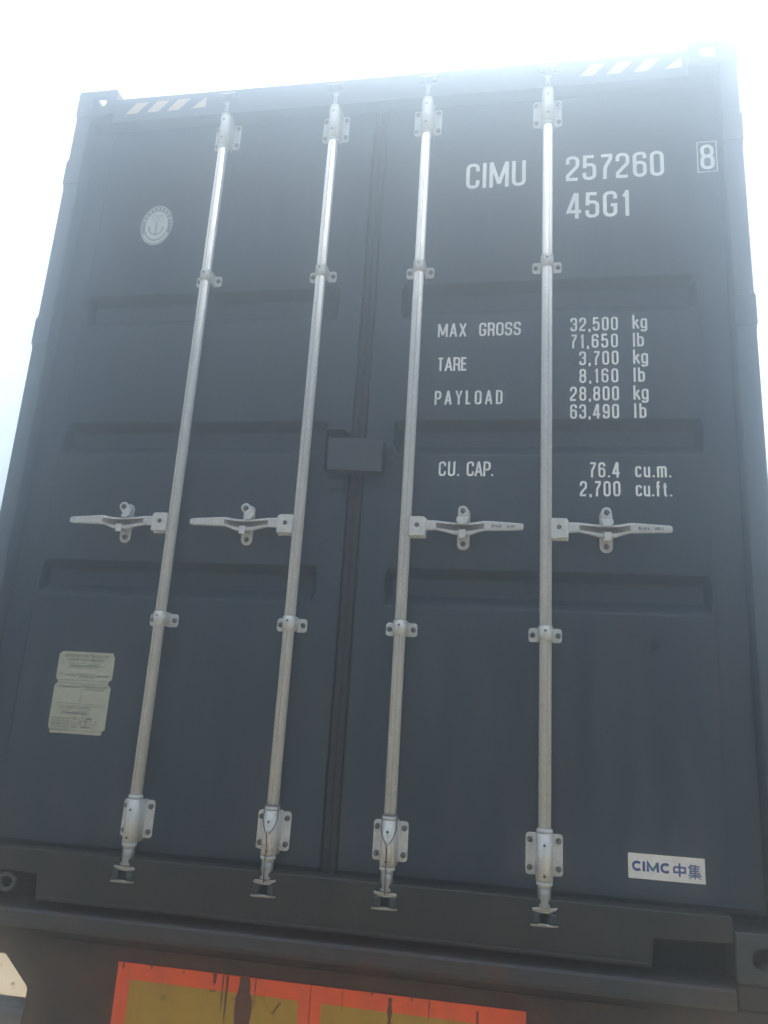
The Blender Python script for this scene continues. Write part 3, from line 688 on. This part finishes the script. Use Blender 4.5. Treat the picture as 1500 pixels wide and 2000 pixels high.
def locking_bar(rx, s, wire=False, slack=False, idx=0):
    """s = +1: handle points to the right, -1 to the left"""
    bm = bmesh.new()
    lathe(bm, [(RR, 0.17), (RR, 2.74)], 0, RY, 28)
    bar = obj('locking_bar', bm, M_galv, box_, (rx, 0, 0))
    # rolled weld seam of the tube
    bm = bmesh.new(); a = R(262 + 8*idx); box(bm, RR*math.cos(a)-0.0009, RR*math.cos(a)+0.0009, RY+RR*math.sin(a)-0.0006, RY+RR*math.sin(a)+0.0006, 0.32, 2.58); obj('tube_seam', bm, M_seam, bar)
    # bearing brackets, top and bottom
    for z0, z1, zf0, zf1, top in ((0.190, 0.308, 0.198, 0.304, False), (2.598, 2.728, 2.612, 2.722, True)):
        obj('bearing_bracket', saddle(z0, z1, 0.0225, 0.0495, YF-0.0005, zf0, zf1), M_plate, bar)
        for sx in (-1, 1):
            for zz in (zf0+0.018, zf1-0.018): link('bolt', bolt_mesh(0.0078), bar, (sx*0.0385, YF-0.0055, zz))
        for zz in ((0.203, 0.279) if not top else (2.628, 2.705)): link('drain_hole', hole_mesh(0.0038), bar, (-0.001, RY-0.0225-0.0012, zz))
        # collars above and below
        for zc in (z0-0.011, z1+0.001):
            bm = bmesh.new(); lathe(bm, [(0.0195, zc), (0.0215, zc+0.001), (0.0215, zc+0.009), (0.0195, zc+0.010)], 0, RY, 28); obj('collar', bm, M_galv, bar)
    # middle guides
    for zc in (2.050, 0.838):
        obj('guide_bracket', saddle(zc-0.019, zc+0.025, 0.0205, 0.0475, YF-0.0005, zc-0.0185, zc+0.0225), M_plate, bar)
        for sx in (-1, 1): link('bolt', bolt_mesh(0.0078), bar, (sx*0.0362, YF-0.0055, zc+0.002))
        link('drain_hole', hole_mesh(0.0038), bar, (-0.001, RY-0.0205-0.0012, zc+0.011))
    # cams
    for zz, up in ((0.173, -1), (2.742, 1)):
        bm = bmesh.new(); T = 0.6 if up < 0 else 0.4
        prof = [(0.0175, 0), (0.0175, 0.020), (0.0165, 0.034), (0.0200, 0.042), (0.0200, 0.046)]
        lathe(bm, [(r, zz+up*h_) for r, h_ in prof], 0, RY, 24)
        z1_, z2_ = zz+up*0.047, zz+up*0.054
        jog = 0.005 if idx % 2 else -0.003
        prism(bm, [(-0.032, z1_-jog*0.4), (-0.026, z1_), (0.026, z1_+jog*0.3), (0.033, z1_+jog), (0.032, z2_+jog), (0.012, z2_+up*0.006), (-0.014, z2_+up*0.005), (-0.031, z2_-jog*0.4)], 0.004, 0.040, 0.001)
        prism(bm, [(-0.011, z2_), (0.010, z2_), (0.006, zz+up*0.085), (-0.007, zz+up*0.085)], 0.006, 0.030, 0.001)
        prism(bm, [(-0.036, zz+up*0.086), (-0.012, zz+up*0.0835), (0.036, zz+up*0.085), (0.035, zz+up*0.0895), (0.008, zz+up*0.091), (-0.034, zz+up*0.091)], 0.000, 0.036, 0.001)
        obj('cam', bm, M_cam, bar)
        for sx in (-1, 1):                     # keepers welded to sill or header
            bm = bmesh.new(); a, b_ = sorted((sx*0.013, sx*0.031)); k0, k1 = sorted((zz+up*0.058, zz+up*0.083)); box(bm, a, b_, -0.004, 0.0055 if up < 0 else 0.0035, k0, k1, 0.003)
            obj('cam_keeper', bm, M_frame, bar)
    # handle hub
    hz = 1.155
    bm = bmesh.new()
    a, b_ = sorted((s*0.014, s*0.064))
    prism(bm, [(a, hz-0.034), (b_, hz-0.034), (b_, hz+0.019), (b_-0.006*(s > 0), hz+0.026), (a+0.006*(s < 0), hz+0.026), (a, hz+0.019)], 0.0, 0.006, 0.0015)
    prism(bm, [(a, hz-0.038), (b_+0.001, hz-0.038), (b_+0.001, hz+0.024), (a, hz+0.024)], 0.020, 0.026, 0.0015)
    box(bm, min(s*0.012, s*0.018), max(s*0.012, s*0.018), 0.004, 0.022, hz-0.034, hz+0.022, 0.001)
    obj('handle_hub', bm, M_plate, bar)
    link('bolt', bolt_mesh(0.0070), bar, (s*0.037, 0.0, hz-0.001))
    # handle: forged bar, waisted and dished where the catch holds it
    xsec = [(0.050, 0.0160, 0.0145, 0), (0.066, 0.0165, 0.015, 0), (0.095, 0.0165, 0.013, .0), (0.120, 0.0150, 0.0165, .45), (0.150, 0.0140, 0.0225, .95), (0.176, 0.0135, 0.0240, 1),
            (0.200, 0.0140, 0.0230, .95), (0.222, 0.0155, 0.0165, .45), (0.240, 0.0175, 0.0130, 0), (0.262, 0.0165, 0.0125, 0), (0.350, 0.0110, 0.0095, 0), (0.356, 0.0085, 0.0075, 0)]
    bm = bmesh.new(); rings = []
    for x, up_, dn, dish in xsec:
        sag = -0.0015
        y0 = 0.004-0.001*dish; y1 = 0.016+0.005*dish
        prof = [(y1, up_*0.9), (y0+.003, up_), (y0, up_-.003), (y0, up_*0.50), (y0+0.016*dish, up_*0.44), (y0+0.016*dish, -dn*0.46), (y0, -dn*0.52), (y0, -dn+.003), (y0+.003, -dn), (y1, -dn*0.9)]
        rings.append([bm.verts.new((s*x, yy_, hz+sag+zz_-0.004*dish)) for yy_, zz_ in prof])
    for i in range(len(rings)-1):
        for k in range(len(rings[0])):
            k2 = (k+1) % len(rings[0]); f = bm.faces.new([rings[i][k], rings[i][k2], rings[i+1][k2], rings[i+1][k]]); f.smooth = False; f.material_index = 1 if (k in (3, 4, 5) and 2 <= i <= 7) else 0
    bm.faces.new(rings[0]); bm.faces.new(rings[-1][::-1])
    hd = obj('handle', bm, M_galv, bar); hd.data.materials.append(M_grime_shade)
    if s > 0:                                 # cast marks on the grip (illegible in the photo)
        bm = bmesh.new()
        for x0, n_ in ((0.262, 5), (0.308, 4)):
            for k in range(n_):
                xx = x0+k*0.0065; z_ = hz+rnd.uniform(-.001, .001)-0.001
                box(bm, xx, xx+rnd.uniform(.0022, .0045), 0.0030, 0.0045, z_-.0045, z_+.0035)
        obj('cast_mark', bm, M_bolt, bar)
    # catch: upper retainer and lower seat
    cx = s*0.176
    bm = bmesh.new(); prism(bm, roundrect(cx-0.019, cx+0.019, hz+0.004, hz+0.066, 0.0185, 'ab'), YF-0.007, YF-0.0005, 0.001)
    prism(bm, roundrect(cx-0.010*s-0.006, cx+0.011, hz+0.020, hz+0.055, 0.003), YF-0.020, YF-0.007, 0.001)
    obj('catch_plate', bm, M_plate, bar)
    bm = bmesh.new()                          # swinging retainer
    b2 = bmesh.new()
    prism(b2, roundrect(-0.015, 0.014, -0.022, 0.016, 0.0125, 'ab'), 0.0, 0.005, 0.001)
    prism(b2, [(0.001, -0.018), (0.005, -0.021), (-0.018, -0.034), (-0.018, -0.040), (-0.0225, -0.040), (-0.0225, -0.031)], -0.0175, 0.0165, 0, axis='X')
    prism(b2, [(-0.0175, -0.036), (-0.010, -0.047), (0.009, -0.047), (0.0165, -0.036)], -0.0222, -0.0183, 0.0)
    tilt = {0: -38, 1: 22}[0] if slack else 0
    join(bm, b2, Matrix.Translation((cx-0.001, 0.016, hz+0.049)) @ Matrix.Rotation(R(tilt), 4, 'Y'))
    obj('catch_flap', bm, M_plate, bar)
    link('bolt', bolt_mesh(0.0085), bar, (cx-0.001, 0.0157, hz+0.049))
    bm = bmesh.new(); prism(bm, roundrect(cx-0.019, cx+0.019, hz-0.066, hz-0.016, 0.0185, 'cd'), YF-0.007, YF-0.0005, 0.001)
    box(bm, cx-0.010, cx+0.010, -0.002, YF-0.006, hz-0.033, hz-0.028, 0.001); box(bm, cx-0.010, cx+0.010, -0.003, 0.002, hz-0.040, hz-0.014, 0.0015)
    obj('catch_seat', bm, M_plate, bar)
    link('bolt', bolt_mesh(0.0080), bar, (cx, YF-0.0072, hz-0.048))
    if wire:
        bm = bmesh.new(); yq = RY-0.0245
        tube(bm, [(-0.019, RY-0.012, 0.318), (-0.0205, RY-0.014, 0.285), (-0.014, yq+0.006, 0.262), (-0.003, yq-0.001, 0.246), (0.000, yq-0.0015, 0.225), (-0.001, yq-0.001, 0.160), (0.000, -0.002, 0.120)], 0.0016, 6)
        tube(bm, [(0.021, RY-0.010, 0.318), (0.0215, RY-0.012, 0.285), (0.014, yq+0.006, 0.262), (0.002, yq-0.001, 0.246)], 0.0016, 6)
        tube(bm, [(0.0215*math.cos(R(a)), RY+0.0215*math.sin(R(a)), 0.322) for a in range(0, 361, 20)], 0.0016, 6)
        obj('tie_wire', bm, plain('brown_tie_wire', (0.14, 0.10, 0.09), 0.6, 0.3), bar)
locking_bar(-0.5938, -1, False, True, 0)
locking_bar(-0.1723, -1, True, True, 1)
locking_bar(0.1690, 1, True, False, 2)
locking_bar(0.5917, 1, False, False, 3)

# ------------------------------------------------------------------ the trailer
tr = thing('container_trailer', 'rusty dark trailer chassis under the container with red and yellow rear marking boards', 'trailer', (0, 3.0, 0))
def tobj(name, bm, mat, parent=tr, label=None, recalc=True):
    if parent is tr:
        for v in bm.verts: v.co += Vector((0, -3.0, HB))
    else:
        for v in bm.verts: v.co += Vector((0, -3.0, HB))
    return obj(name, bm, mat, parent, label=label, recalc=recalc)
bm = bmesh.new()                                # end bolster: full-width arms, tapering gussets
prism(bm, [(-1.215, -0.058), (1.215, -0.058), (1.215, -0.136), (0.926, -0.140), (0.841, -0.214), (0.845, -0.330), (-0.845, -0.330), (-0.841, -0.214), (-0.926, -0.136), (-1.215, -0.134)], 0.010, 0.200, 0.004)
tobj('rear_beam', bm, M_beam)
bm = bmesh.new()
prism(bm, [(-0.012, -0.010), (-0.018, -0.016), (-0.018, -0.046), (-0.012, -0.0575), (0.20, -0.0575), (0.20, -0.008)], -1.05, 1.05, 0, axis='X')
tobj('bolster_flange', bm, M_flange)
for sx in (-1, 1):
    bm = bmesh.new(); a, b_ = sorted((sx*1.0585, sx*1.218)); box(bm, a, b_, 0.004, 0.196, -0.056, -0.002, 0.003); tobj('twist_lock_pad', bm, M_beam)
# lips and a pipe along the beam
bm = bmesh.new(); box(bm, -0.84, 0.84, 0.002, 0.0095, -0.084, -0.078, 0.001); tobj('beam_lip', bm, M_beam)
# marking boards
joint = -0.0165
for x0, x1, inner0, inner1 in ((-0.572, joint-0.0008, -0.531, -0.047), (joint+0.0008, 0.547, 0.014, 0.506)):
    bm = bmesh.new(); box(bm, x0, x1, 0.0045, 0.0095, -0.318, -0.118, 0.0006)
    bd = tobj('marking_board', bm, M_red)
    bm = bmesh.new(); flat(bm, [(inner0, -0.278), (inner1, -0.278), (inner1, -0.158), (inner0, -0.158)], 0.0041); tobj('yellow_field', bm, M_amb, bd, recalc=False)
    streaks = [(-.555, .003, .018, .118), (-.472, .004, .009, .118), (-.377, .002, .012, .118), (-.286, .006, .028, .118), (-.262, .0025, .09, .118), (-.250, .003, .12, .118), (-.200, .019, .16, .118), (-.170, .0018, .07, .118)] if x0 < -.1 else [(.198, .006, .11, .124), (.150, .004, .006, .118), (.255, .003, .009, .118), (.300, .0015, .05, .118), (.425, .003, .09, .130), (.07, .0012, .05, .120)]
    for k, (sx, w, L_, zt) in enumerate(streaks):
        bm = bmesh.new(); n = 9; l_, r2 = [], []
        for i in range(n+1):
            f = i/n; ww = w*(1.0 if i == 0 else rnd.uniform(.6, 1.25))*(1-0.75*f**3)
            if w > .015: ww = w*(0.75+0.5*math.sin(f*3.1)**2)*rnd.uniform(.92, 1.08)
            z = -zt-L_*f; l_.append((sx-ww, z)); r2.append((sx+ww*rnd.uniform(.8, 1.1), z))
        for i in range(n): flat(bm, [l_[i], l_[i+1], r2[i+1], r2[i]], 0.0037-0.0001*(k % 4))
        tobj('rust_streak', bm, M_rust, bd, recalc=False)
    if x0 < -.1:
        bm = bmesh.new()
        for (a, b_, z0, z1) in ((-.4335, -.4315, -.198, -.186), (-.4300, -.4280, -.198, -.186), (-.4268, -.4248, -.198, -.186), (-.4335, -.4248, -.1885, -.186), (-.4225, -.4205, -.198, -.186), (-.4205, -.4165, -.1975, -.1955), (-.4205, -.4165, -.189, -.187)):
            flat(bm, [(a, z0), (b_, z0), (b_, z1), (a, z1)], 0.0036)
        tobj('board_stamp', bm, plain('faded_stamp_ink', (0.10, 0.075, 0.02), 0.7), bd, recalc=False)
        for pts, w in (([(-.150, -.158), (-.130, -.185), (-.110, -.200)], .0012), ([(-.118, -.196), (-.096, -.166)], .004), ([(-.214, -.165), (-.232, -.176)], .002), ([(-.296, -.162), (-.280, -.158)], .005)):
            bm = bmesh.new(); stroke(bm, pts, w, False, 0.0034); tobj('scratch', bm, M_rust, bd)
# bumper bar
bm = bmesh.new(); box(bm, -1.20, 1.20, 0.02, 0.12, -0.42, -0.272, 0.018, 3); tobj('bumper_bar', bm, M_bar)
for sx in (-1, 1):
    bm = bmesh.new(); a, b_ = sorted((sx*0.42, sx*0.55)); box(bm, a, b_, 0.202, 7.5, -0.36, -0.06, 0.004); tobj('chassis_rail', bm, M_beam)
    bm = bmesh.new(); a, b_ = sorted((sx*0.36, sx*0.46)); box(bm, a, b_, 0.125, 0.19, -0.56, -0.335, 0.004); tobj('bumper_bracket', bm, M_beam)
for yy in (2.2, 3.5):
    bm = bmesh.new(); b2 = bmesh.new(); lathe(b2, [(0.06, -0.95), (0.06, 0.95)], 0, 0, 16)
    join(bm, b2, Matrix.Translation((0, yy, -0.60)) @ Matrix.Rotation(R(90), 4, 'Y')); tobj('axle', bm, M_beam)
    for sx in (-1, 1):
        for xo in (0.78, 1.08):
            bm = bmesh.new(); b2 = bmesh.new()
            lathe(b2, [(0.30, -0.11), (0.46, -0.125), (0.49, -0.09), (0.50, -0.03), (0.50, 0.03), (0.49, 0.09), (0.46, 0.125), (0.30, 0.11)], 0, 0, 40, cap=False)
            join(bm, b2, Matrix.Translation((sx*xo, yy, -0.595)) @ Matrix.Rotation(R(90), 4, 'Y')); w_ = tobj('wheel', bm, M_tyre)
            bm = bmesh.new(); b2 = bmesh.new(); lathe(b2, [(0.30, -0.10), (0.27, -0.06), (0.12, 0.03), (0.11, 0.08), (0.02, 0.09)], 0, 0, 32)
            join(bm, b2, Matrix.Translation((sx*xo, yy, -0.595)) @ Matrix.Rotation(R(90*sx), 4, 'Y')); tobj('rim', bm, M_rim, w_)
# landing legs at the front of the trailer keep it standing
for sx in (-1, 1):
    bm = bmesh.new(); box(bm, sx*0.6-0.06, sx*0.6+0.06, 7.2, 7.32, -1.06, -0.06, 0.004); box(bm, sx*0.6-0.14, sx*0.6+0.14, 7.12, 7.40, -1.11, -1.055, 0.004); tobj('landing_leg', bm, M_beam)

# ------------------------------------------------------------------ haze added to give the pale veil of lens glare
bm = bmesh.new(); box(bm, -G-8, G+8, -G-8, G+8, -1.1, HB+2.896+0.12)
hz_ = bpy.data.materials.new('glare_haze'); hz_.use_nodes = True; nt = hz_.node_tree; nt.nodes.clear()
out = nt.nodes.new('ShaderNodeOutputMaterial'); pv = nt.nodes.new('ShaderNodeVolumePrincipled')
pv.inputs['Color'].default_value = (0.76, 0.89, 1.0, 1); pv.inputs['Density'].default_value = HAZE_DENSITY; pv.inputs['Anisotropy'].default_value = HAZE_G
nt.links.new(pv.outputs[0], out.inputs['Volume'])
hb = obj('haze', bm, hz_); hb['kind'] = 'stuff'; hb['label'] = 'pale bright haze added around the container to stand in for lens glare'; hb['category'] = 'haze'
